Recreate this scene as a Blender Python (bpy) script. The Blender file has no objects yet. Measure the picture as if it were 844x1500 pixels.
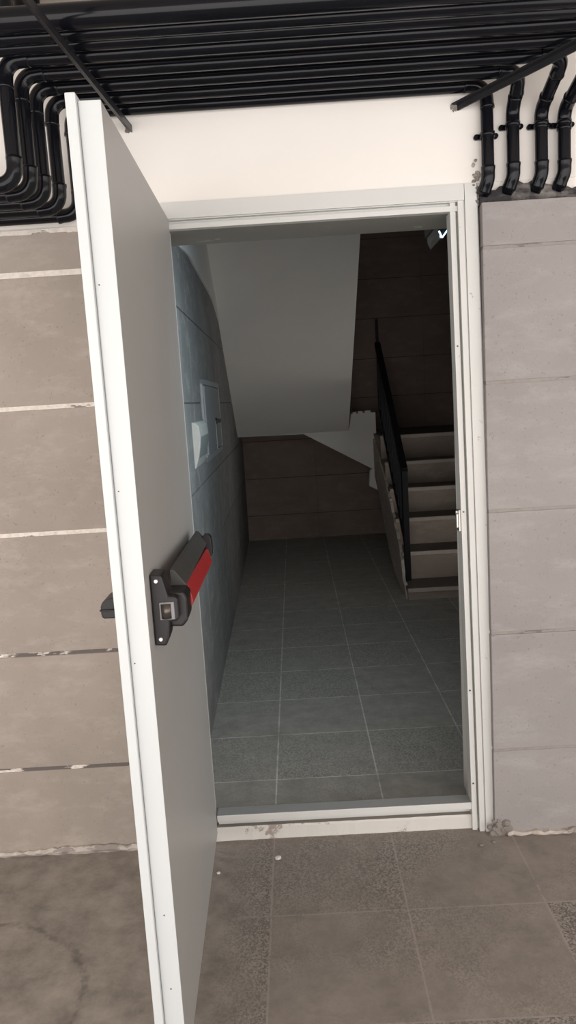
import bpy, bmesh, math, random
from mathutils import Vector, Matrix
random.seed(7)
C = bpy.context.scene.collection
PI = math.pi

# ------------------------------------------------------------------ materials
def new_mat(name):
    m = bpy.data.materials.new(name); m.use_nodes = True
    nt = m.node_tree
    return m, nt, nt.nodes['Principled BSDF']

def N(nt, typ, **kw):
    n = nt.nodes.new(typ)
    for k, v in kw.items(): setattr(n, k, v)
    return n

def ramp(nt, fac, a, b, ca=(0,0,0,1), cb=(1,1,1,1)):
    r = N(nt, 'ShaderNodeValToRGB')
    r.color_ramp.elements[0].position = a; r.color_ramp.elements[0].color = ca
    r.color_ramp.elements[1].position = b; r.color_ramp.elements[1].color = cb
    nt.links.new(fac, r.inputs['Fac']); return r.outputs['Color']

def mix(nt, fac, a, b, mode='MIX'):
    n = N(nt, 'ShaderNodeMix', data_type='RGBA', blend_type=mode)
    if isinstance(fac, (int, float)): n.inputs[0].default_value = fac
    else: nt.links.new(fac, n.inputs[0])
    for i, v in ((6, a), (7, b)):
        if isinstance(v, (tuple, list)): n.inputs[i].default_value = (*v[:3], 1)
        else: nt.links.new(v, n.inputs[i])
    return n.outputs[2]

def noise(nt, co, scale, detail=4, rough=.55, stretch=None):
    if stretch:
        mp = N(nt, 'ShaderNodeMapping'); mp.inputs['Scale'].default_value = stretch
        nt.links.new(co, mp.inputs['Vector']); co = mp.outputs['Vector']
    n = N(nt, 'ShaderNodeTexNoise'); n.inputs['Scale'].default_value = scale
    n.inputs['Detail'].default_value = detail; n.inputs['Roughness'].default_value = rough
    nt.links.new(co, n.inputs['Vector']); return n.outputs['Fac']

def bump(nt, b, h, strength=.2, dist=.005):
    n = N(nt, 'ShaderNodeBump'); n.inputs['Strength'].default_value = strength; n.inputs['Distance'].default_value = dist
    nt.links.new(h, n.inputs['Height']); nt.links.new(n.outputs['Normal'], b.inputs['Normal'])

def world_co(nt):
    return N(nt, 'ShaderNodeNewGeometry').outputs['Position']

def concrete(name, base, dark, light, rough=.85, speck=True, big=2.2, blotch=.6):
    m, nt, b = new_mat(name); co = world_co(nt)
    n1 = noise(nt, co, big, 6, .6); n2 = noise(nt, co, 9, 8, .65); n3 = noise(nt, co, 120, 3, .6)
    col = mix(nt, ramp(nt, n1, .36, .68), dark, base)
    n2s = noise(nt, co, 5.5, 8, .7, (1, 1, 2.6))
    col = mix(nt, ramp(nt, n2s, .5, .75), col, light)
    col = mix(nt, ramp(nt, n2, .30, .42, (blotch, blotch, blotch, 1), (0, 0, 0, 1)), col, dark)
    if speck:
        col = mix(nt, ramp(nt, n3, .28, .36, (.55, .55, .55, 1), (0, 0, 0, 1)), col, tuple(c*.55 for c in dark))
    nt.links.new(col, b.inputs['Base Color']); b.inputs['Roughness'].default_value = rough
    b.inputs['Specular IOR Level'].default_value = .3
    bump(nt, b, n3, .25, .002); return m

def paint(name, base, rough=.4, wear=None, wear_amt=.0, var=.06, spec=.5, wear_scale=14, bmp=.05):
    m, nt, b = new_mat(name); co = world_co(nt)
    n1 = noise(nt, co, 3, 5, .6)
    col = mix(nt, n1, tuple(c*(1-var) for c in base), tuple(min(1, c*(1+var)) for c in base))
    if wear:
        n2 = noise(nt, co, wear_scale, 8, .75)
        col = mix(nt, ramp(nt, n2, 1-wear_amt-.34, 1-wear_amt-.30), col, wear)
    nt.links.new(col, b.inputs['Base Color']); b.inputs['Roughness'].default_value = rough
    b.inputs['Specular IOR Level'].default_value = spec
    bump(nt, b, noise(nt, co, 90, 2), bmp, .002); return m

def plain(name, base, rough=.5, metal=0., spec=.5):
    m, nt, b = new_mat(name); co = world_co(nt)
    n1 = noise(nt, co, 40, 4, .6)
    nt.links.new(mix(nt, n1, tuple(c*.9 for c in base), tuple(min(1, c*1.1) for c in base)), b.inputs['Base Color'])
    b.inputs['Roughness'].default_value = rough; b.inputs['Metallic'].default_value = metal
    b.inputs['Specular IOR Level'].default_value = spec
    return m

def mortar_mat(name, base, chip, amt):
    m, nt, b = new_mat(name); co = world_co(nt)
    n = noise(nt, co, 7, 5, .7, (1, 1, 4)); f = noise(nt, co, 60, 3)
    col = mix(nt, ramp(nt, n, amt-.02, amt+.02), base, chip)
    col = mix(nt, ramp(nt, f, .35, .6, (.25, .25, .25, 1), (0, 0, 0, 1)), col, chip)
    nt.links.new(col, b.inputs['Base Color']); b.inputs['Roughness'].default_value = .9
    bump(nt, b, f, .4, .004); return m

def tile_mat(name, base, dark, grout, grout_amt, cement_left=False, speck_amt=1.0):
    m, nt, b = new_mat(name); co = world_co(nt)
    mp = N(nt, 'ShaderNodeMapping'); mp.inputs['Location'].default_value = (-.19, .375, 0)
    wob = noise(nt, co, 3.0, 3)
    nt.links.new(co, mp.inputs['Vector'])
    br = N(nt, 'ShaderNodeTexBrick', offset=0.0, squash=1.0)
    nt.links.new(mp.outputs['Vector'], br.inputs['Vector'])
    br.inputs['Color1'].default_value = (0, 0, 0, 1); br.inputs['Color2'].default_value = (1, 1, 1, 1)
    br.inputs['Mortar'].default_value = (.5, .5, .5, 1)
    br.inputs['Scale'].default_value = 1; br.inputs['Mortar Size'].default_value = .0035
    br.inputs['Mortar Smooth'].default_value = .3; br.inputs['Bias'].default_value = 0
    br.inputs['Brick Width'].default_value = .4; br.inputs['Row Height'].default_value = .4
    n1 = noise(nt, co, 2.3, 6, .6); n2 = noise(nt, co, 9, 8, .7)
    vor = N(nt, 'ShaderNodeTexVoronoi'); vor.inputs['Scale'].default_value = 210; nt.links.new(co, vor.inputs['Vector'])
    spk = ramp(nt, vor.outputs['Color'], .25, .75)
    cover = ramp(nt, mix(nt, .3, n1, br.outputs['Color']), .35, .58)
    smooth = mix(nt, ramp(nt, n2, .35, .7), tuple(c*.78 for c in base), tuple(c*1.14 for c in base))
    dirt = noise(nt, co, 4.2, 9, .75, (1, 1.7, 1))
    smooth = mix(nt, ramp(nt, dirt, .55, .70, (0, 0, 0, 1), (.55, .55, .55, 1)), smooth, tuple(c*.55 for c in base))
    grain = mix(nt, spk, tuple(c*.55 for c in dark), tuple(c*1.45 for c in dark))
    fcov = N(nt, 'ShaderNodeMath', operation='MULTIPLY'); nt.links.new(cover, fcov.inputs[0]); fcov.inputs[1].default_value = speck_amt
    f_out = fcov.outputs[0]
    gm = N(nt, 'ShaderNodeMath', operation='MULTIPLY'); nt.links.new(br.outputs['Fac'], gm.inputs[0])
    gr = N(nt, 'ShaderNodeMath', operation='MULTIPLY'); nt.links.new(ramp(nt, n2, .3, .55), gr.inputs[0]); gr.inputs[1].default_value = grout_amt
    nt.links.new(gr.outputs[0], gm.inputs[1]); g_out = gm.outputs[0]
    col = mix(nt, f_out, smooth, grain)
    if cement_left:
        sx = N(nt, 'ShaderNodeSeparateXYZ'); nt.links.new(co, sx.inputs[0])
        mr = N(nt, 'ShaderNodeMapRange'); nt.links.new(sx.outputs['X'], mr.inputs['Value'])
        mr.inputs['From Min'].default_value = .02; mr.inputs['From Max'].default_value = .18
        w = mr.outputs['Result']
        a = N(nt, 'ShaderNodeMath', operation='MULTIPLY'); nt.links.new(g_out, a.inputs[0]); nt.links.new(w, a.inputs[1]); g_out = a.outputs[0]
        cem = mix(nt, ramp(nt, n2, .34, .68), tuple(c*.72 for c in base), tuple(c*1.32 for c in base))
        st = noise(nt, co, 2.6, 9, .7, (1, 2.2, 1))
        cem = mix(nt, ramp(nt, st, .56, .66, (0, 0, 0, 1), (.5, .5, .5, 1)), cem, tuple(c*.45 for c in base))
        # a curved dark tyre scuff
        vd = N(nt, 'ShaderNodeVectorMath', operation='DISTANCE'); nt.links.new(co, vd.inputs[0]); vd.inputs[1].default_value = (-.62, -.68, 0)
        sb = N(nt, 'ShaderNodeMath', operation='SUBTRACT'); nt.links.new(vd.outputs['Value'], sb.inputs[0]); sb.inputs[1].default_value = .33
        wb2 = N(nt, 'ShaderNodeMath', operation='MULTIPLY_ADD'); nt.links.new(noise(nt, co, 6, 6, .7), wb2.inputs[0]); wb2.inputs[1].default_value = .10; wb2.inputs[2].default_value = -.05
        ad = N(nt, 'ShaderNodeMath', operation='ADD'); nt.links.new(sb.outputs[0], ad.inputs[0]); nt.links.new(wb2.outputs[0], ad.inputs[1])
        ab = N(nt, 'ShaderNodeMath', operation='ABSOLUTE'); nt.links.new(ad.outputs[0], ab.inputs[0])
        scf = N(nt, 'ShaderNodeMath', operation='MULTIPLY'); nt.links.new(ramp(nt, ab.outputs[0], .003, .012, (.6, .6, .6, 1), (0, 0, 0, 1)), scf.inputs[0])
        nt.links.new(ramp(nt, noise(nt, co, 17, 5, .7), .38, .56), scf.inputs[1])
        cem = mix(nt, scf.outputs[0], cem, tuple(c*.35 for c in base))
        col = mix(nt, w, cem, col)
    col = mix(nt, g_out, col, grout)
    dk = noise(nt, co, 26, 6, .8)
    col = mix(nt, ramp(nt, dk, .66, .72, (0, 0, 0, 1), (.6, .6, .6, 1)), col, tuple(c*.35 for c in base))
    nt.links.new(col, b.inputs['Base Color']); b.inputs['Roughness'].default_value = .62
    b.inputs['Specular IOR Level'].default_value = .35
    bump(nt, b, noise(nt, co, 150, 3), .2, .0015); return m

M = {}
M['block_left'] = concrete('warm concrete block', (.355, .306, .266), (.30, .257, .224), (.405, .356, .315))
M['block_right'] = concrete('cool concrete block', (.305, .283, .275), (.272, .251, .244), (.35, .33, .323))
M['block_in'] = concrete('stairwell block', (.30, .29, .285), (.22, .21, .205), (.36, .35, .34))
M['block_back'] = concrete('stairwell back block', (.33, .255, .222), (.26, .20, .175), (.38, .30, .262), .85, True, 2.2, .3)
M['mortar_left'] = mortar_mat('cream mortar', (.72, .66, .60), (.22, .19, .17), .60)
M['mortar_low'] = mortar_mat('chipped mortar', (.72, .66, .60), (.13, .11, .10), .47)
M['mortar_right'] = mortar_mat('grey mortar', (.285, .26, .243), (.175, .158, .146), .60)
M['mortar_in'] = mortar_mat('dark mortar', (.13, .12, .115), (.09, .085, .08), .55)
M['mortar_back'] = mortar_mat('brown dark mortar', (.10, .08, .07), (.30, .26, .23), .72)
M['plaster'] = paint('cream plaster', (.83, .79, .745), .8, None, 0, .04, .2)
M['plaster_in'] = paint('stairwell plaster', (.82, .80, .765), .85, None, 0, .05, .2)
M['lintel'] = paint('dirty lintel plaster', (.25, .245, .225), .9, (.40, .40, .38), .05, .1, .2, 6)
M['ceiling'] = paint('corridor ceiling plaster', (.72, .64, .57), .9, None, 0, .08, .2)
M['dark_strip'] = concrete('dark mortar strip', (.06, .055, .055), (.02, .02, .022), (.30, .27, .25), .8)
M['crumble'] = concrete('crumbled plaster', (.34, .30, .27), (.12, .105, .095), (.60, .55, .50), .9)
M['skirt'] = mortar_mat('plaster fillet', (.47, .42, .375), (.27, .235, .21), .53)
M['white_frame'] = paint('white frame paint', (.62, .62, .60), .45, (.34, .29, .25), .02, .04, .4, 18)
M['curb'] = paint('chipped white curb paint', (.62, .60, .565), .6, (.33, .28, .245), .10, .06, .3, 9)
M['sill_top'] = paint('sill top with painted shade', (.30, .31, .31), .6, None, 0, .1, .3)  # grey on the upward sill face paints in its shade
M['painted_shade'] = paint('kerb top with painted shade', (.26, .245, .22), .9, None, 0, .12, .2)  # kerb top greyed, its shade is put into the colour
M['door_white'] = paint('door white paint', (.58, .605, .61), .38, None, 0, .03, .45)
M['door_shaded'] = paint('door inner face with painted shade', (.365, .355, .34), .42, None, 0, .05, .45)  # white door paint darkened, shade of the inner face put into the colour
M['seam_shade'] = plain('seam painted shadow', (.22, .22, .23), .6)
M['floor_out'] = tile_mat('corridor tile', (.26, .228, .20), (.215, .19, .17), (.31, .275, .248), .9, True)
M['floor_in'] = tile_mat('stairwell tile', (.40, .375, .34), (.35, .332, .30), (.70, .67, .62), .95, False, .6)
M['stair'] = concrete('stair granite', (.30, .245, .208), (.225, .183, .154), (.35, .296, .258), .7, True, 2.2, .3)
M['tread'] = concrete('stair tread', (.15, .128, .112), (.11, .095, .083), (.19, .165, .145), .6)  # treads darker than risers, their shade is painted in
M['nosing'] = concrete('pale tread edge', (.44, .385, .34), (.34, .295, .26), (.50, .44, .39), .7, True, 2.2, .2)  # front edge paler than the tread top
M['stringer'] = concrete('stair side plaster', (.50, .44, .39), (.34, .30, .265), (.56, .51, .47), .85)
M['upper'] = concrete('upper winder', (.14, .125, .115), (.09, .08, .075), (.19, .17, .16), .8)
M['black_rail'] = plain('black enamel', (.008, .008, .010), .5, 0, .2)
M['pipe'] = plain('black glossy pipe paint', (.005, .0055, .008), .14, 0, .24)
M['strut'] = plain('dark steel angle', (.02, .02, .023), .3, .1, .35)
M['black_plastic'] = plain('black plastic', (.016, .0145, .015), .36, 0, .3)
M['grey_channel'] = plain('dark grey channel', (.055, .055, .052), .5, 0, .3)
M['red'] = plain('red push bar', (.36, .026, .027), .38, 0, .4)
M['steel'] = plain('satin steel', (.50, .48, .45), .3, .9)
M['latch'] = plain('latch metal', (.10, .085, .075), .3, .7)
M['screw'] = plain('screw head', (.75, .75, .75), .35, .3)
M['cab'] = paint('cabinet grey paint', (.30, .31, .32), .5, None, 0, .03, .4)
M['cab_edge'] = paint('cabinet pale edge', (.36, .37, .375), .5, None, 0, .03, .4)
M['box_white'] = plain('white plastic', (.60, .585, .55), .45)
M['grille'] = None
m, nt, b = new_mat('perforated grey face'); co = world_co(nt)
v = N(nt, 'ShaderNodeTexVoronoi'); v.inputs['Scale'].default_value = 130; nt.links.new(co, v.inputs['Vector'])
nt.links.new(ramp(nt, v.outputs['Distance'], .25, .4, (.10, .11, .11, 1), (.33, .34, .34, 1)), b.inputs['Base Color']); M['grille'] = m
m, nt, b = new_mat('clear acrylic'); b.inputs['Base Color'].default_value = (.10, .14, .16, 1); b.inputs['Roughness'].default_value = .12
b.inputs['Transmission Weight'].default_value = .85; M['acrylic'] = m
m, nt, b = new_mat('lit diffuser'); b.inputs['Base Color'].default_value = (.8, .9, 1, 1)
b.inputs['Emission Color'].default_value = (.62, .86, 1, 1); b.inputs['Emission Strength'].default_value = 2.0; M['lit'] = m

# ------------------------------------------------------------------ mesh helpers
def box(bm, x0, x1, y0, y1, z0, z1, bev=0., seg=1, mi=0):
    r = bmesh.ops.create_cube(bm, size=1)
    vs = r['verts']
    for v in vs:
        v.co = Vector((x0+(v.co.x+.5)*(x1-x0), y0+(v.co.y+.5)*(y1-y0), z0+(v.co.z+.5)*(z1-z0)))
    es = list({e for v in vs for e in v.link_edges})
    for f in {f for v in vs for f in v.link_faces}: f.material_index = mi
    if bev > 0:
        bmesh.ops.bevel(bm, geom=es, offset=bev, segments=seg, affect='EDGES', profile=.6)

def prism(bm, pts, axis, a, b, bev=0., seg=2):
    """polygon pts in the two other axes, extruded along axis from a to b"""
    def mk(p, t):
        if axis == 0: return Vector((t, p[0], p[1]))
        if axis == 1: return Vector((p[0], t, p[1]))
        return Vector((p[0], p[1], t))
    va = [bm.verts.new(mk(p, a)) for p in pts]; vb = [bm.verts.new(mk(p, b)) for p in pts]
    n = len(pts); fs = [bm.faces.new(va), bm.faces.new(vb[::-1])]
    for i in range(n):
        fs.append(bm.faces.new((va[i], vb[i], vb[(i+1) % n], va[(i+1) % n])))
    bmesh.ops.recalc_face_normals(bm, faces=fs)
    if bev > 0:
        es = list({e for f in fs for e in f.edges})
        bmesh.ops.bevel(bm, geom=es, offset=bev, segments=seg, affect='EDGES', profile=.6)

def bar(bm, p, q, w, h, up=(0, 0, 1), bev=0.):
    """rectangular bar from p to q"""
    p, q = Vector(p), Vector(q); d = (q-p).normalized(); s = d.cross(Vector(up)).normalized(); u = s.cross(d).normalized()
    vs = []
    for c in (p, q):
        for a, b_ in ((-1, -1), (1, -1), (1, 1), (-1, 1)): vs.append(bm.verts.new(c+s*(a*w/2)+u*(b_*h/2)))
    fs = [(0, 1, 2, 3), (7, 6, 5, 4), (0, 4, 5, 1), (1, 5, 6, 2), (2, 6, 7, 3), (3, 7, 4, 0)]
    F = [bm.faces.new([vs[i] for i in f]) for f in fs]
    bmesh.ops.recalc_face_normals(bm, faces=F)
    if bev > 0:
        bmesh.ops.bevel(bm, geom=list({e for f in F for e in f.edges}), offset=bev, segments=2, affect='EDGES')

def path_round(pts, rad, n=10):
    """replace the inner corners of a polyline by arcs"""
    pts = [Vector(p) for p in pts]; out = [pts[0]]; arcs = []
    for i in range(1, len(pts)-1):
        a, b_, c = pts[i-1], pts[i], pts[i+1]
        u = (a-b_).normalized(); w = (c-b_).normalized(); ang = u.angle(w)
        t = min(rad/math.tan(ang/2), (a-b_).length*.48, (c-b_).length*.48); r = t*math.tan(ang/2)
        cen = b_+(u+w).normalized()*(r/math.sin(ang/2)); s = b_+u*t; e = b_+w*t
        arc = []
        v0, v1 = s-cen, e-cen; tot = v0.angle(v1); ax = v0.cross(v1).normalized()
        for k in range(n+1):
            arc.append(cen+Matrix.Rotation(tot*k/n, 3, ax) @ v0)
        arcs.append(arc); out += arc
    out.append(pts[-1]); return out, arcs

def tube(bm, path, r, sides=18, caps=True):
    path = [Vector(p) for p in path]; rings = []; nrm = None
    for i, p in enumerate(path):
        if i == 0: d = path[1]-p
        elif i == len(path)-1: d = p-path[i-1]
        else: d = (path[i+1]-p).normalized()+(p-path[i-1]).normalized()
        d.normalize()
        if nrm is None:
            nrm = d.cross(Vector((0, 0, 1)) if abs(d.z) < .9 else Vector((0, 1, 0))).normalized()
        else:
            nrm = (nrm-d*nrm.dot(d)).normalized()
        bn = d.cross(nrm); rr = r(i) if callable(r) else r
        rings.append([bm.verts.new(p+(nrm*math.cos(2*PI*k/sides)+bn*math.sin(2*PI*k/sides))*rr) for k in range(sides)])
    F = []
    for a, b_ in zip(rings, rings[1:]):
        for k in range(sides):
            f = bm.faces.new((a[k], a[(k+1) % sides], b_[(k+1) % sides], b_[k])); f.smooth = True; F.append(f)
    if caps:
        F.append(bm.faces.new(rings[0][::-1])); F.append(bm.faces.new(rings[-1]))
    bmesh.ops.recalc_face_normals(bm, faces=F)

def disc(bm, c, axis, r, d, sides=16, r2=None):
    c = Vector(c); a = Vector(axis).normalized()
    tube(bm, [c, c+a*d], (lambda i: r if i == 0 else (r2 or r)), sides)

def obj(name, bm, mat, parent=None, smooth=False):
    me = bpy.data.meshes.new(name); bm.to_mesh(me); bm.free()
    for mm in (mat if isinstance(mat, (list, tuple)) else [mat]): me.materials.append(mm)
    if smooth:
        for p in me.polygons: p.use_smooth = True
    o = bpy.data.objects.new(name, me); C.objects.link(o)
    if parent: o.parent = parent
    return o

def empty(name, loc, rz=0):
    o = bpy.data.objects.new(name, None); C.objects.link(o); o.location = loc; o.rotation_euler = (0, 0, rz)
    o.empty_display_size = .05; return o

def tag(o, label=None, cat=None, group=None, kind=None):
    if label: o['label'] = label
    if cat: o['category'] = cat
    if group: o['group'] = group
    if kind: o['kind'] = kind
    return o

def B(): return bmesh.new()

def rel(bm, o):
    """move world-space geometry into o's local space"""
    bmesh.ops.transform(bm, matrix=o.matrix_basis.inverted(), verts=bm.verts); return bm

# ------------------------------------------------------------------ setting: corridor
bm = B(); box(bm, -3.2, 3.6, -3.5, .24, -.12, 0)
tag(obj('floor', bm, M['floor_out']), 'brown grey speckled tile floor of the corridor in front of the doorway', 'floor', kind='structure')
bm = B(); box(bm, -3.2, 3.6, -5.0, .24, 2.6, 2.75)
tag(obj('ceiling', bm, M['ceiling']), 'dull tan corridor ceiling above the black pipes', 'ceiling', kind='structure')

def block_wall(name, x0, x1, face, back, joints, ztop, vjoints, gap, mat, mort, label, recess=.003, zlow=None, mort_low=None):
    """courses of large blocks with mortar between, face towards -y"""
    zs = [-.02]+sorted(joints)+[ztop]; xs = [x0]+sorted(vjoints)+[x1]
    bm = B()
    for i in range(len(zs)-1):
        lo = zs[i]+(gap/2 if i else 0); hi = zs[i+1]-(gap/2 if i < len(zs)-2 else 0)
        for j in range(len(xs)-1):
            a = xs[j]+(gap/2 if j else 0); c = xs[j+1]-(gap/2 if j < len(xs)-2 else 0)
            off = random.uniform(-.0015, .0015)
            box(bm, a, c, face+off, back, lo, hi, .0025, 2)
    w = tag(obj(name, bm, mat), label, 'wall', kind='structure')
    bm = B()
    for z in joints:
        if zlow and z < zlow: continue
        box(bm, x0+.002, x1-.002, face+recess, back-.01, z-gap/2-.004, z+gap/2+.004)
    for x in vjoints: box(bm, x-gap/2-.003, x+gap/2+.003, face+recess, back-.01, 0, ztop-.004)
    tag(obj('mortar', bm, mort, w), kind='structure')
    if zlow:
        bm = B()
        for z in joints:
            if z < zlow: box(bm, x0+.002, x1-.002, face+recess+.002, back-.01, z-gap/2-.004, z+gap/2+.004)
        tag(obj('mortar', bm, mort_low, w), kind='structure')
    return w

wl = block_wall('wall_left', -3.2, -.05, -.002, .24, [1.9105-.4*k for k in range(5)], 2.036, [-2.35, -1.15], .013,
           M['block_left'], M['mortar_left'], 'warm beige concrete block wall with cream joints behind the open door', .0005, .9, M['mortar_low'])
wr = block_wall('wall_right', .936, 3.6, -.028, .24, [1.902-.4*k for k in range(5)], 2.031, [1.75, 2.95], .009,
           M['block_right'], M['mortar_right'], 'cool grey concrete block wall right of the door frame', .003)
# plaster beam over the blocks and the doorway
bm = B()
box(bm, -3.2, 3.6, 0, .24, 2.094, 2.6)
box(bm, -3.2, -.05, .012, .24, 2.036, 2.094); box(bm, .93, 3.6, .004, .24, 2.031, 2.094)
box(bm, .90, .936, .06, .24, 0, 2.018)
tag(obj('wall_upper', bm, M['plaster']), 'cream plaster band of wall between the door frame and the pipes', 'wall', kind='structure')
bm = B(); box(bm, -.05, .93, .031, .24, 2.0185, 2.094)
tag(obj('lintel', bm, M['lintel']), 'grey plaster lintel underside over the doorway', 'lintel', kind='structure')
# thin cream ledge strip atop the left blocks
bm = B()
n = 60; prev = None
for i in range(n):
    xa = -3.2+i*(3.15/n); xb = xa+3.15/n
    box(bm, xa, xb, -.004-random.uniform(0, .002), .02, 2.030+random.uniform(-.003, .002), 2.042)
tag(obj('trim_1', bm, M['mortar_left']), 'thin cream plaster strip capping the left block wall', 'trim', kind='structure')
# rough dark mortar strip where the right pipes enter the wall
def lumpy(bm, x0, x1, dx, f):
    """rough strip: per slice polygon given by f(x)->(ylo, yhi, zlo, zhi)"""
    rings = []
    x = x0
    while x <= x1+1e-6:
        y0, y1, z0, z1 = f(x); m_ = (z0+z1)/2
        rings.append([bm.verts.new((x, y1, z0)), bm.verts.new((x, y0, z0)), bm.verts.new((x, y0-.004-random.uniform(0, .006), m_)),
                      bm.verts.new((x, y0, z1)), bm.verts.new((x, y1, z1))]); x += dx
    F = []
    for a, b_ in zip(rings, rings[1:]):
        for k in range(5): F.append(bm.faces.new((a[k], a[(k+1) % 5], b_[(k+1) % 5], b_[k])))
    F.append(bm.faces.new(rings[0])); F.append(bm.faces.new(rings[-1][::-1])); bmesh.ops.recalc_face_normals(bm, faces=F)
bm = B(); lumpy(bm, .934, 3.55, .012, lambda x: (-.008+random.uniform(-.004, .002), .01, 2.026, 2.072+.012*math.sin(x*19)+random.uniform(-.004, .008)))
tag(obj('trim_2', bm, M['dark_strip']), 'rough black mortar strip where the right pipes enter the wall', 'trim', kind='structure')
# skirting fillets of splashed plaster at the floor
bm = B(); lumpy(bm, -3.15, -.03, .02, lambda x: (-.009+random.uniform(-.004, .002), .01, 0, .022+.006*math.sin(x*11)+random.uniform(-.003, .004)))
tag(obj('baseboard_left', bm, M['skirt']), 'ragged pale plaster fillet along the foot of the left wall', 'baseboard', kind='structure')
bm = B(); lumpy(bm, .975, 3.55, .02, lambda x: (-.036+random.uniform(-.01, .003), -.02, 0, .014+random.uniform(-.006, .008)))
tag(obj('baseboard_right', bm, M['skirt']), 'ragged pale plaster fillet along the foot of the right wall', 'baseboard', kind='structure')

# ------------------------------------------------------------------ door frame
fr = tag(empty('door_frame', (.44, 0, 0)), 'white painted metal door frame with chipped threshold around the doorway', 'door frame', kind='structure')
def fpart(name, f, mat, label=None):
    bm = B(); f(bm); o = obj(name, rel(bm, fr), mat, fr)
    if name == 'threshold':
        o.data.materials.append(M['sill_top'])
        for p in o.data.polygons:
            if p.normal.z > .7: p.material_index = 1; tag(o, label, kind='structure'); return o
# profile of a jamb in (x, y), growing away from the opening (u = distance from inner edge of the stop)
def jamb_profile():
    return [(.0, .008), (.016, .008), (.016, .026), (.022, .026), (.022, -.002), (.039, -.002), (.039, .003), (.0425, .003), (.0425, -.006), (.078, -.006), (.082, -.002), (.082, .062), (0, .062)]
def jr(bm):
    xt, xb = .848, .869
    pts = jamb_profile(); lo = [bm.verts.new((xb+p[0], p[1], .0)) for p in pts]; hi = [bm.verts.new((xt+p[0], p[1], 2.094)) for p in pts]
    n = len(pts); F = [bm.faces.new(lo), bm.faces.new(hi[::-1])]
    for i in range(n): F.append(bm.faces.new((lo[i], hi[i], hi[(i+1) % n], lo[(i+1) % n])))
    bmesh.ops.recalc_face_normals(bm, faces=F)
fpart('jamb', jr, M['white_frame'])
def jl(bm):
    pts = [(-.05, -.001), (-.014, -.001), (-.014, .02), (-.008, .02), (-.008, .062), (-.05, .062)]
    prism(bm, pts, 2, 0, 2.094)
fpart('jamb', jl, M['white_frame'])
def head(bm):
    pts = [(-.006, 2.094), (-.006, 2.047), (.003, 2.047), (.003, 2.0445), (.022, 2.0445), (.022, 2.034), (.006, 2.034), (.006, 2.019), (.03, 2.019), (.03, 2.094)]
    prism(bm, pts, 0, -.03, .889)
fpart('header', head, M['white_frame'])
def sill(bm):
    pts = [(.066, 0), (.066, .098), (.014, .098), (.012, .096), (.012, .075), (.042, .073), (.042, 0)]
    prism(bm, pts, 0, -.0, .868)
fpart('threshold', sill, M['white_frame'])
def curb(bm):
    n = 46
    rings = []
    for i in range(n+1):
        x = -.03+i*(.955/n); j = random.uniform(-.0025, .0025)
        rings.append([bm.verts.new((x, y, z)) for y, z in ((.042, 0), (.020+j*.4, 0), (.021+j*.3, .042), (.024, .049+j*.3), (.034, .050), (.042, .050))])
    F = []
    for a, b_ in zip(rings, rings[1:]):
        for k in range(6):
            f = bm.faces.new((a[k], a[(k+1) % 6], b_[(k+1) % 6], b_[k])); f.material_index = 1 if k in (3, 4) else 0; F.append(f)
    F.append(bm.faces.new(rings[0])); F.append(bm.faces.new(rings[-1][::-1])); bmesh.ops.recalc_face_normals(bm, faces=F)
fpart('curb', curb, [M['curb'], M['painted_shade']], 'chipped white painted kerb under the threshold')
def strike(bm):
    box(bm, .852, .861, .018, .05, 1.035, 1.105, .001); box(bm, .846, .854, .024, .036, 1.045, 1.092, .003, 2); box(bm, .847, .853, .038, .044, 1.068, 1.1, .001)
fpart('strike_plate', strike, M['steel'], 'steel strike plate on the right jamb')
def screws(bm):
    for z in (.17, .5, 1.1, 1.62): disc(bm, (.868-.02*z/2.1+.008, .0085, z), (0, -1, 0), .003, .0018, 10)
fpart('screws', screws, M['latch'])
# crumbled plaster lumps at the frame corners
def crumble(name, cx, y, cz, w, h, n, label, sz=(.006, .014)):
    bm = B()
    for i in range(n):
        r = random.uniform(*sz); a = bmesh.ops.create_icosphere(bm, subdivisions=1, radius=r)
        c = Vector((cx+random.gauss(0, w), y+random.uniform(-.004, .003), max(cz+random.gauss(0, h), r*.5)))
        for v in a['verts']: v.co = Vector((v.co.x*random.uniform(.7, 1.3), v.co.y*.6, v.co.z*random.uniform(.7, 1.3)))+c
    return tag(obj(name, bm, M['crumble']), label, 'plaster', kind='stuff')
crumble('rubble', .952, -.028, .018, .016, .018, 40, 'crumbled plaster at the foot of the right door jamb')
crumble('debris', .925, -.002, 2.10, .006, .03, 34, 'crumbling dark plaster at the top right corner of the frame', (.003, .008))

# ------------------------------------------------------------------ the door leaf
door = tag(empty('door_1', (0, -.004, 0), math.radians(1.59)), 'white steel fire door swung wide open towards the viewer', 'door', kind='structure')
Z0, Z1, L = .048, 2.044, .914
bm = B(); box(bm, -.042, 0, -L, -.004, Z0, Z1, .002, 2)
for f in bm.faces: f.material_index = 1 if f.normal.x > .8 else 0
leaf = tag(obj('door_leaf', bm, [M['door_white'], M['door_shaded']], door), kind='structure')
bm = B(); box(bm, -.062, -.0425, -L-.013, -.002, Z0-.004, Z1+.010, .0025, 2)
tag(obj('rebate_lip', bm, M['door_white'], door), kind='structure')
bm = B(); box(bm, -.0445, -.0412, -L-.0016, -L+.004, Z0+.004, Z1-.004)  # dark strip draws the shadow line between lip and leaf body
tag(obj('seam_shade', bm, M['seam_shade'], door), kind='structure')
bm = B()
for z in (.245, .42, .98, 1.33, 1.72): disc(bm, (-.034+.012*(z < .5), -L, z), (0, -1, 0), .0016, .0008, 10)
tag(obj('rivet', bm, M['latch'], door), kind='structure')
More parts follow.
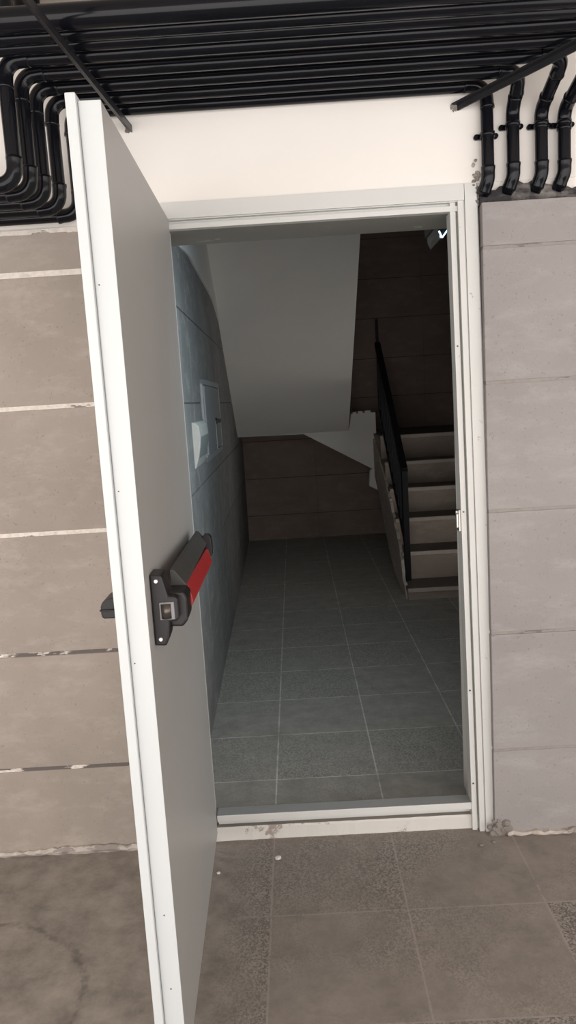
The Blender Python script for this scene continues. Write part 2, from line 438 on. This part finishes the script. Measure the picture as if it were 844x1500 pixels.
# hinges: knuckles at the pivot
for z in (.28, 1.05, 1.84):
    bm = B(); disc(bm, (-.05, .008, z-.05), (0, 0, 1), .006, .1, 14); disc(bm, (-.05, .008, z+.05), (0, 0, 1), .0072, .006, 14)
    tag(obj('hinge', bm, M['white_frame'], door), kind='structure')

# panic bar
pb = tag(empty('panic_bar', (0, 0, 0)), 'black panic bar with red push bar across the inner face'); pb.parent = door
bm = B()
# housing: T-shaped when seen from the free edge (profile in local x, z; extruded along y)
H = [(.0005, .997), (.024, .995), (.031, 1.012), (.035, 1.045), (.050, 1.047), (.055, 1.052), (.055, 1.094), (.050, 1.099), (.036, 1.100), (.027, 1.140), (.024, 1.146), (.0005, 1.148)]
prism(bm, H, 1, -.862, -.800, .004, 2)
tag(obj('latch_housing', bm, M['black_plastic'], pb))
lh = bpy.data.objects['latch_housing']
bm = B()
prism(bm, [(.0165+.0, 1.052), (.0165, 1.089), (.047, 1.089), (.047, 1.052)], 1, -.8645, -.858, .0008, 1)
obj('latch_recess', bm, M['seam_shade'], pb)
bm = B(); disc(bm, (.030, -.858, 1.0545), (0, 0, 1), .0125, .031, 20); obj('latch_bolt', bm, M['latch'], pb)
for x, z in ((.0135, 1.134), (.0135, 1.010)):
    bm = B(); disc(bm, (x, -.8615, z), (0, -1, 0), .0046, .0022, 18, .0036)
    disc(bm, (x, -.8635, z), (0, -1, 0), .0016, .0006, 10); obj('housing_screw', bm, M['screw'], pb)
bm = B()   # near arm block that carries the bar
prism(bm, [(.03, 1.028), (.058, 1.026), (.070, 1.04), (.071, 1.088), (.064, 1.102), (.03, 1.103)], 1, -.835, -.755, .006, 3)
obj('bar_bracket', bm, M['black_plastic'], pb)
def tilt(bm, z_far, z_near, x_far, x_near):      # the bar sits slightly higher at the latch end
    for v in bm.verts:
        if v.co.x > .015:
            t = (-v.co.y-.165)/.62; v.co.z += z_far+(z_near-z_far)*t; v.co.x += x_far+(x_near-x_far)*t
bm = B()   # channel
prism(bm, [(.027, 1.056), (.046, 1.056), (.060, 1.080), (.056, 1.088), (.036, 1.115), (.027, 1.116)], 1, -.775, -.150, .0015, 2)
box(bm, .0, .03, -.77, -.74, 1.058, 1.08); box(bm, .0, .03, -.19, -.155, 1.058, 1.082)
tilt(bm, 0, .022, -.004, .004); obj('channel', bm, M['grey_channel'], pb)
bm = B()   # red push bar
prism(bm, [(.040, 1.034), (.066, 1.032), (.073, 1.040), (.0735, 1.047), (.066, 1.081), (.061, 1.086), (.044, 1.080), (.038, 1.07)], 1, -.765, -.180, .0015, 2)
tilt(bm, -.02, .018, -.006, .002); obj('push_bar', bm, M['red'], pb)
bm = B()   # far end cap
prism(bm, [(.030, 1.05), (.058, 1.045), (.072, 1.055), (.074, 1.08), (.072, 1.110), (.066, 1.118), (.052, 1.119), (.040, 1.10), (.030, 1.09)], 1, -.183, -.145, .002, 2)
tilt(bm, -.012, .0, -.003, 0); obj('end_cap', bm, M['black_plastic'], pb)
# outside handle
hd = tag(empty('door_handle', (0, 0, 0)), 'black lever handle on the outer face'); hd.parent = door
bm = B(); prism(bm, [(-.905+.1, .98), (-.765, .98), (-.76, .985), (-.76, 1.175), (-.765, 1.18), (-.805, 1.18)], 0, -.068, -.0615, .0015, 1); obj('back_plate', bm, M['black_plastic'], hd)
bm = B(); disc(bm, (-.066, -.785, 1.074), (-1, 0, 0), .013, .03, 18, .011)
arc, _ = path_round([(-.092, -.785, 1.074), (-.105, -.80, 1.074), (-.105, -.70, 1.074)], .012)
obj('spindle', bm, M['black_plastic'], hd)
bm = B()
prism(bm, [(-.064, 1.055), (-.104, 1.056), (-.108, 1.059), (-.110, 1.066), (-.110, 1.082), (-.106, 1.091), (-.098, 1.097), (-.084, 1.100), (-.064, 1.100)], 1, -.842, -.775, .003, 2)
box(bm, -.1115, -.064, -.846, -.77, 1.073, 1.0765, .001, 1)
obj('grip', bm, M['black_plastic'], hd)

# ------------------------------------------------------------------ stairwell shell
def wx(y): return -.10-.0207*y          # the left stairwell wall runs slightly askew
bm = B(); box(bm, -.6, 2.6, .24, 5.95, -.12, 0)
tag(obj('floor_stairwell', bm, M['floor_in']), 'dark grey tiled stairwell floor with pale grout beyond the threshold', 'floor', kind='structure')
# left wall: blocks in courses, as prisms following the skew
bm = B(); g = .006
zs = [-.02]+[.31, .71, 1.10, 1.5, 1.90, 2.30, 2.70, 3.1]+[3.62]; ys = [.24, 1.20, 2.40, 3.60, 4.80, 5.70]
bmm = B()
for i in range(len(zs)-1):
    sh = 0
    for j in range(len(ys)-1):
        a, c = ys[j]+(g/2 if j else 0), ys[j+1]-(g/2 if j < len(ys)-2 else 0)
        prism(bm, [(wx(a), a), (wx(c), c), (wx(c)-.2, c), (wx(a)-.2, a)], 2, zs[i]+g/2, zs[i+1]-g/2, .002, 1)
prism(bmm, [(wx(.25)-.004, .25), (wx(5.69)-.004, 5.69), (wx(5.69)-.15, 5.69), (wx(.25)-.15, .25)], 2, 0, 3.6)
wi = tag(obj('wall_stairwell_left', bm, M['block_in']), 'grey block wall along the left side of the stairwell', 'wall', kind='structure')
tag(obj('mortar', bmm, M['mortar_in'], wi), kind='structure')
# back wall
bm = B(); g = .007
zs = [-.02, .268, .669, 1.072, 1.47, 1.87, 2.28, 2.68, 3.08, 3.62]; xs = [-.5, .55, 1.75, 2.5]
bmm = B(); box(bmm, -.45, 2.45, 5.689, 5.8, 0, 3.6)
for i in range(len(zs)-1):
    for j in range(len(xs)-1):
        box(bm, xs[j]+(.001 if j else 0), xs[j+1]-.001, 5.684+random.uniform(-.001, .001), 5.88, zs[i]+g/2, zs[i+1]-g/2, .002, 1)
wb = tag(obj('wall_stairwell_back', bm, M['block_back']), 'brown block wall at the back of the stairwell', 'wall', kind='structure')
tag(obj('mortar', bmm, M['mortar_back'], wb), kind='structure')
bm = B(); box(bm, 2.3, 2.5, .24, 5.7, -.02, 3.62)
tag(obj('wall_stairwell_right', bm, M['block_in']), 'grey stairwell wall behind the lower flight, hidden by the right jamb', 'wall', kind='structure')
bm = B(); box(bm, -.6, 2.5, .24, .40, 2.42, 3.62); box(bm, -.6, -.10, .24, .40, 0, 2.42); box(bm, .905, 2.5, .24, .30, 0, 2.42)
tag(obj('wall_stairwell_front', bm, M['plaster_in']), 'plaster wall over the inside of the doorway', 'wall', kind='structure')
bm = B(); box(bm, -.6, 2.5, .24, 5.88, 3.6, 3.75)
tag(obj('ceiling_stairwell', bm, M['plaster_in']), 'shadowed plaster ceiling of the stairwell', 'ceiling', kind='structure')
# plaster patch at the top of the left wall
bm = B()
pp = [(.95, 2.17), (1.445, 2.214), (1.683, 2.206), (2.105, 2.195), (2.45, 2.19), (2.776, 2.175), (3.05, 2.13), (3.25, 2.085), (3.0, 2.26), (2.6, 2.55), (2.0, 2.9), (.95, 2.9)]
lo = [bm.verts.new((wx(y)-.004, y, z)) for y, z in pp]; hi = [bm.verts.new((wx(y)+.010, y, z)) for y, z in pp]
F = [bm.faces.new(lo), bm.faces.new(hi[::-1])]
for i in range(len(pp)): F.append(bm.faces.new((lo[i], hi[i], hi[(i+1) % len(pp)], lo[(i+1) % len(pp)])))
bmesh.ops.recalc_face_normals(bm, faces=F)
tag(obj('trim_3', bm, M['plaster_in']), 'pale plaster patch where the stairwell wall meets the upper flight', 'trim', kind='structure')

# ------------------------------------------------------------------ lower flight of stairs
SX0, SX1 = 1.10, 2.29
zt = [.09, .303, .517, .722, .918, 1.129]; yt = [2.94, 3.215, 3.49, 3.765, 4.03, 4.30, 5.674]
lf = tag(empty('lower_stairs', (1.6, 2.94, 0)), 'lower flight of six worn stone steps rising away on the right', 'stairs')
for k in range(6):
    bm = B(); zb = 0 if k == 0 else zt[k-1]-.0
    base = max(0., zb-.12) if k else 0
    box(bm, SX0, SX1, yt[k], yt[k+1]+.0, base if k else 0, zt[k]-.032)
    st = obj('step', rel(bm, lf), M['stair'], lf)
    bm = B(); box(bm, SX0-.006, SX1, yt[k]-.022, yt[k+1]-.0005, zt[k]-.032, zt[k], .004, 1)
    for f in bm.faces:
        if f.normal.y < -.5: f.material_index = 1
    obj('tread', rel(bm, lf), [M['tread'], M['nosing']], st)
# sloping plastered side under the steps, with a ragged upper edge
bm = B()
low = [(3.09, 0), (3.30, .022), (3.57, .065), (3.915, .204), (4.23, .412), (4.553, .605), (4.79, .72)]
up = []
y = 4.80
pts_up = [(4.80, 1.08), (4.72, 1.06), (4.50, .99), (4.27, .88), (4.05, .80), (3.844, .70), (3.70, .63), (3.576, .533), (3.40, .45), (3.22, .34), (3.15, .22), (3.10, .10), (2.99, .085)]
for (a, b_), (c, d) in zip(pts_up, pts_up[1:]):
    for t in (0, .25, .5, .75):
        up.append((a+(c-a)*t+random.uniform(-.012, .012), b_+(d-b_)*t+random.uniform(-.014, .014)))
prism(bm, low+up+[(2.97, .0)], 0, SX0-.014, SX0+.008)
obj('stair_side', rel(bm, lf), M['stringer'], lf)
bm = B(); prism(bm, [(3.25, 0), (3.57, .06), (4.23, .41), (4.79, .72), (5.67, .80), (5.67, 1.05), (4.60, 1.05), (4.35, .86), (3.25, .05)], 0, SX0+.004, SX1-.002)
obj('slab', rel(bm, lf), M['stringer'], lf)

# guard rail
gr = tag(empty('guard_rail', (1.136, 3.2, .09)), 'black steel guard rail along the open side of the lower stairs', 'railing')
def gpart(name, f, p=gr):
    bm = B(); f(bm); return obj(name, rel(bm, gr), M['black_rail'], p)
RX = 1.136
def hz(y): return .95+(y-3.2)*.735
gpart('post', lambda bm: box(bm, RX-.022, RX+.022, 3.150, 3.190, .09, .945, .003))
gpart('post', lambda bm: box(bm, RX-.012, RX+.012, 4.54, 4.565, 1.129, 2.16, .002))
gpart('handrail', lambda bm: bar(bm, (RX, 3.155, hz(3.155)-.005), (RX, 4.56, hz(4.56)-.005), .05, .045, bev=.005))
gpart('bottom_rail', lambda bm: bar(bm, (RX, 3.18, .09+.25), (RX, 4.56, .36+1.345*.735), .03, .03))
ny = 11
for i in range(ny):
    yy = 3.31+i*(1.2/ny)
    gpart('baluster', lambda bm: box(bm, RX-.008, RX+.008, yy-.01, yy+.01, .36+(yy-3.21)*.735, hz(yy)-.01))

# ------------------------------------------------------------------ upper flight
uf = tag(empty('upper_stairs', (.35, 4.8, 1.17)), 'upper flight of stairs seen from below, smooth pale sloping underside', 'stairs')
def sz(y): return 1.17+.6*(4.8-y)
prof = [(4.8, 1.17), (4.2, sz(4.2)), (3.6, sz(3.6)), (3.0, sz(3.0)), (2.65, sz(2.65)), (2.2, sz(2.2)), (1.6, sz(1.6)+.0)]
top = []
k = 0
yy = 4.8; zz = 1.74
while yy > 1.62:
    top.append((yy, zz)); ny_ = max(1.6, yy-.33); top.append((ny_, zz)); yy = ny_; zz += .207
bm = B()
poly = prof+top[::-1]
va, vb = [], []
for y, z in poly:
    va.append(bm.verts.new((wx(y)-.05, y, z))); vb.append(bm.verts.new((.858-.012*(4.8-y), y, z)))
F = [bm.faces.new(va), bm.faces.new(vb[::-1])]
n = len(poly)
for i in range(n): F.append(bm.faces.new((va[i], vb[i], vb[(i+1) % n], va[(i+1) % n])))
bmesh.ops.triangulate(bm, faces=F[:2]); bmesh.ops.recalc_face_normals(bm, faces=bm.faces[:])
obj('flight_slab', rel(bm, uf), M['plaster_in'], uf)
# winder block whose underside rises to the left
bm = B()
prism(bm, [(wx(4.8)-.05, 1.17), (.43, 1.162), (1.083, .784), (1.119, .80), (1.119, 1.327), (.89, 1.327), (.862, 1.19), (.862, 1.45), (wx(4.8)-.05, 1.45)], 1, 4.803, 5.674)
bmesh.ops.triangulate(bm, faces=[f for f in bm.faces if len(f.verts) > 4])
obj('winder_slab', rel(bm, uf), M['plaster_in'], uf)
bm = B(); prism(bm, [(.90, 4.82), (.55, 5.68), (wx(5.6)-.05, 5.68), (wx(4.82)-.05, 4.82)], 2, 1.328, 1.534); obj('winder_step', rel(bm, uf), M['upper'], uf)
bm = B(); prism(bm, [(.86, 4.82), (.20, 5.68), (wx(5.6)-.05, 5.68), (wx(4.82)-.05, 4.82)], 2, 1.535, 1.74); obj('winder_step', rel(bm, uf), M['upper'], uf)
bm = B()
prism(bm, [(1.03, .63), (1.11, .585), (1.119, .80), (1.07, .80), (1.045, .775)], 1, 4.79, 4.87, .006, 2)
obj('plaster_lump', rel(bm, uf), M['plaster_in'], uf)
bm = B()
for a, c in ((.905, .94), (.955, 1.0), (1.02, 1.075)): box(bm, a, c, 4.81, 4.85, 1.327, 1.343+random.uniform(0, .006), .002)
obj('nosing_chips', rel(bm, uf), M['plaster_in'], uf)

# ------------------------------------------------------------------ things on the stairwell wall
ang = math.atan(.0207)
cab = tag(empty('electrical_cabinet', (wx(1.56), 1.56, 1.41), ang), 'grey flush electrical cabinet with two doors on the stairwell wall', 'cabinet')
def cp(name, f, mat, label=None):
    bm = B(); f(bm); o = obj(name, bm, mat, cab); tag(o, label); return o
Lc = 1.12
cp('cabinet_frame', lambda bm: (box(bm, -.05, .012, 0, Lc, -.222, -.192, .002), box(bm, -.05, .012, 0, Lc, .185, .215, .002), box(bm, -.05, .012, 0, .03, -.222, .215, .002), box(bm, -.05, .012, Lc-.03, Lc, -.222, .215, .002), box(bm, -.05, -.03, 0, Lc, -.22, .21)), M['cab_edge'])
d1 = cp('cabinet_door', lambda bm: box(bm, -.01, .018, .034, .60, -.188, .181, .003), M['cab'])
d2 = cp('cabinet_door', lambda bm: box(bm, -.01, .010, .606, Lc-.034, -.188, .181, .003), M['cab'])
bm = B(); box(bm, .0, .021, .594, .606, -.186, -.02); obj('door_edge', bm, M['cab_edge'], d1)
bm = B(); disc(bm, (.01, .66, -.02), (1, 0, 0), .02, .012, 16); box(bm, .02, .045, .60, .70, -.03, -.008, .004, 2); obj('latch', bm, M['black_plastic'], d2)

wbx = tag(empty('wall_box', (wx(1.05), 1.05, 1.30), ang), 'small white wedge-shaped box with grey front beside the electrical cabinet', 'wall box')
bm = B(); prism(bm, [(-.002, -.098), (.004, -.098), (.020, -.05), (.030, .0), (.034, .05), (.030, .095), (.012, .112), (-.002, .112)], 1, 0, .42, .002, 1)
for f in bm.faces: f.material_index = 0
obj('housing', bm, M['box_white'], wbx)
bm = B()
q = [(.0062, -.09), (.0218, -.045), (.0315, .005), (.0355, .045)]
lo = [bm.verts.new((x, .02, z)) for x, z in q]; hi = [bm.verts.new((x, .40, z)) for x, z in q]
lo2 = [bm.verts.new((x-.004, .02, z)) for x, z in q]; hi2 = [bm.verts.new((x-.004, .40, z)) for x, z in q]
for i in range(3):
    bm.faces.new((lo[i], lo[i+1], hi[i+1], hi[i])); bm.faces.new((lo2[i], hi2[i], hi2[i+1], lo2[i+1]))
    bm.faces.new((lo[i], lo2[i], lo2[i+1], lo[i+1])); bm.faces.new((hi[i], hi[i+1], hi2[i+1], hi2[i]))
bm.faces.new((lo[0], hi[0], hi2[0], lo2[0])); bm.faces.new((lo[3], lo2[3], hi2[3], hi[3]))
bmesh.ops.recalc_face_normals(bm, faces=bm.faces[:]); obj('perforated_front', bm, M['grille'], wbx)

# small lit fixture under the lintel
lp = tag(empty('lintel_lamp', (.925, .50, 2.09)), 'small dark lamp with a bright glint under the lintel at the top right', 'lamp')
bm = B(); box(bm, -.026, .026, -.03, .22, -.008, .33, .003); obj('lamp_housing', bm, M['black_plastic'], lp)
bm = B(); prism(bm, [(-.022, -.008), (.028, -.008), (-.008, -.055), (-.02, -.03)], 1, -.028, .20, .002, 1); obj('lens', bm, M['acrylic'], lp)
bm = B(); bar(bm, (.026, -.034, -.012), (-.009, -.034, -.056), .006, .005); bar(bm, (-.009, -.034, -.056), (-.02, -.034, -.032), .006, .005); bar(bm, (-.03, -.034, -.010), (-.015, -.034, -.012), .006, .003)
obj('glowing_edge', bm, M['lit'], lp)

# ------------------------------------------------------------------ pipes
R = .0185
def pipe(corners, r, label, group, rad=.05, elbow_at=(), clamps=(), name='pipe'):
    """one run of pipe: straight body plus a slightly thicker bend fitting at every turn"""
    pth, arcs = path_round(corners, rad, 10)
    bm = B(); tube(bm, pth, r, 20)
    p = tag(obj(name, bm, M['pipe']), label, 'pipe', group)
    for i in elbow_at:
        arc = arcs[i]; d0 = (arc[0]-arc[1]).normalized(); d1 = (arc[-1]-arc[-2]).normalized()
        q = [arc[0]+d0*.024, arc[0]+d0*.018, arc[0]+d0*.012]+arc+[arc[-1]+d1*.012, arc[-1]+d1*.018, arc[-1]+d1*.024]
        n = len(q)
        bm = B(); tube(bm, q, lambda k: r*1.13 if k in (0, 1, n-2, n-1) else r*1.07, 20); obj('elbow', bm, M['pipe'], p)
    for (x, y, z) in clamps:
        bm = B(); disc(bm, (x, y, z-.007), (0, 0, 1), r*1.16, .014, 22)
        for s in (-1, 1):
            disc(bm, (x+s*.0285, -.001, z), (0, -1, 0), .0075, .012, 14); box(bm, x+(s*.0285 if s < 0 else .014), x+(-.014 if s < 0 else s*.0285), -.013, -.001, z-.0075, z+.0075, .002)
            disc(bm, (x+s*.0285, -.013, z), (0, -1, 0), .004, .004, 8)
        obj('clamp', bm, M['pipe'], p)
    return p
ZC = 2.358
low_y = [-.024, -.111, -.198, -.285, -.372]
lx = [-.262, -.292, -.308, -.316, -.326]
rx = [.957, 1.031, 1.114, 1.181, 1.30]
ords = ['nearest the wall', 'second from the wall', 'third from the wall', 'fourth from the wall', 'fifth from the wall']
cl = [2.22, 2.242, 2.239, 2.238, 2.238]
for k in range(5):
    y = low_y[k]; zl = 2.071-.001*k
    if k == 0:
        tail = [(rx[0], y, ZC), (rx[0], -.026, 2.095), (rx[0]-.012, -.004, 2.058)]
        cors = [(-2.8, y, zl), (lx[k], y, zl), (lx[k], y, ZC)]+tail
        el = (0, 1, 2, 3)
    else:
        cors = [(-2.8, y, zl), (lx[k], y, zl), (lx[k], y, ZC), (rx[k]+.01*(k > 1), y, ZC), (rx[k], -.028, 2.285-.004*k), (rx[k], -.028, 2.10), (rx[k]-.014, -.004, 2.058)]
        el = (0, 1, 2, 3, 4)
    pipe(cors, R, 'black bent pipe dropping beside both sides of the door, ' + ords[k], 'bent black pipes with drops at both ends', .042, el, [(rx[k], -.026 if k == 0 else -.028, cl[k])])
up_y = [-.0675, -.1545, -.2415, -.3285]; uxr = [.90, .97, 1.04, 1.16]
for k in range(4):
    cors = [(-.29-.01*k, up_y[k], 2.62), (-.29-.01*k, up_y[k], 2.402), (uxr[k], up_y[k], 2.402), (uxr[k], up_y[k], 2.62)]
    pipe(cors, R, 'straight black pipe in the upper layer over the doorway, ' + ords[k], 'upper layer of black pipes', .042)
pipe([(-2.9, -.416, 2.366), (3.3, -.416, 2.366)], R, 'straight black pipe just beyond the bent pipes under the ceiling', 'straight black pipes')
pipe([(-2.9, -.456, 2.370), (3.3, -.456, 2.370)], R, 'straight black pipe alongside the thick front pipe', 'straight black pipes')
pipe([(-2.9, -.5035, 2.384), (3.3, -.5035, 2.384)], .0285, 'thick black pipe at the front edge of the bundle', 'straight black pipes')

# angle-iron supports under the pipes
def strut(p, q, label):
    p, q = Vector(p), Vector(q); d = (q-p).normalized(); s = d.cross(Vector((0, 0, 1))).normalized()
    o = tag(empty('pipe_support', p), label, 'bracket', 'steel supports under the pipe bundle')
    bm = B(); bar(bm, p, q, .021, .004); bar(bm, p-s*.0085-Vector((0, 0, .009)), q-s*.0085-Vector((0, 0, .009)), .004, .018)
    obj('angle_arm', rel(bm, o), M['strut'], o)
    bm = B(); box(bm, q.x-.012, q.x+.012, q.y-.005, q.y+.005, q.z-.02, 2.6); obj('hanger', rel(bm, o), M['strut'], o)
    bm = B()
    for i in range(9):
        r = random.uniform(.0015, .004); a = bmesh.ops.create_icosphere(bm, subdivisions=1, radius=r)
        for v in a['verts']: v.co += p+Vector((random.uniform(-.012, .012), .001, random.uniform(-.02, .004)))
    obj('anchor_plaster', rel(bm, o), M['crumble'], o)
    return o
strut((-.098, 0, 2.318), (-.166, -.80, 2.334), 'dark angle iron bracket under the pipes above the open door')
strut((.868, 0, 2.318), (1.365, -.74, 2.335), 'dark angle iron bracket slanting under the pipes above the right jamb')

# ------------------------------------------------------------------ crumbs on the floor
for i, (x, y, r) in enumerate([(.205, -.10, .010), (.015, -.16, .006), (.875, -.085, .008), (.92, -.07, .006)]):
    bm = B(); bmesh.ops.create_icosphere(bm, subdivisions=2, radius=r)
    for v in bm.verts: v.co = Vector((v.co.x*random.uniform(.9, 1.35), v.co.y*random.uniform(.8, 1.1), v.co.z*.55))
    o = obj('plaster_chip', bm, M['box_white'] if i < 2 else M['crumble']); o.location = (x, y, r*.5)
    tag(o, ['pale plaster chip on the tiles in front of the threshold', 'tiny white plaster chip beside the foot of the open door', 'plaster crumb lying before the right end of the kerb', 'smaller plaster crumb beside the right jamb foot'][i], 'plaster chip', 'plaster crumbs on the floor')

# ------------------------------------------------------------------ light
w = bpy.data.worlds.new('World'); bpy.context.scene.world = w; w.use_nodes = True
nt = w.node_tree; bg = nt.nodes['Background']
# bright open daylight beyond the far end of the corridor, behind the viewer: strongest near the horizon
tc = N(nt, 'ShaderNodeTexCoord'); sp = N(nt, 'ShaderNodeSeparateXYZ'); nt.links.new(tc.outputs['Generated'], sp.inputs[0])
mr = N(nt, 'ShaderNodeMapRange'); nt.links.new(sp.outputs['Y'], mr.inputs['Value'])
mr.inputs['From Min'].default_value = -1; mr.inputs['From Max'].default_value = .2
mr.inputs['To Min'].default_value = 1; mr.inputs['To Max'].default_value = .18
nt.links.new(ramp(nt, mr.outputs['Result'], 0, 1, (0, 0, 0, 1), (1.0, .955, .925, 1)), bg.inputs['Color'])
bg.inputs['Strength'].default_value = 3.75

def light(name, typ, loc, energy, color, size=.3, rot=(0, 0, 0)):
    l = bpy.data.lights.new(name, typ); l.energy = energy; l.color = color
    if typ == 'AREA': l.size = size
    else: l.shadow_soft_size = size
    o = bpy.data.objects.new(name, l); C.objects.link(o); o.location = loc; o.rotation_euler = rot; return o
lo_ = light('stairwell_lamp', 'AREA', (.95, .48, 2.0), 5.5, (.66, .89, 1.0), .12); lo_.data.spread = math.radians(125)
lo_.rotation_euler = Vector((-.78, .38, -.62)).to_track_quat('-Z', 'Y').to_euler()

l2 = light('stairwell_fill_light', 'AREA', (2.26, 2.5, .55), 3.3, (1.0, .95, .88), .7); l2.data.spread = math.radians(95)  # added fill light without a fixture, brightens the soffit
l2.rotation_euler = Vector((-.75, .52, .38)).to_track_quat('-Z', 'Y').to_euler()
# ------------------------------------------------------------------ camera
cam = bpy.data.cameras.new('Camera'); co_ = bpy.data.objects.new('Camera', cam); C.objects.link(co_)
Rm = ((0.99817418, 0.05868285, 0.01430515), (0.00553433, 0.14698231, -0.98912364), (-0.0601472, 0.98739684, 0.14638918))
mw = Matrix(Rm).to_4x4(); mw.translation = Vector((.33947, -2.36868, 1.48453)); co_.matrix_world = mw
cam.sensor_fit = 'VERTICAL'; cam.sensor_height = 36; cam.lens = 1098.867/1500*36; cam.clip_start = .05
bpy.context.scene.camera = co_
vs = bpy.context.scene.view_settings
vs.view_transform = 'Standard'; vs.look = 'None'; vs.gamma = 1; vs.exposure = 0; vs.use_curve_mapping = False
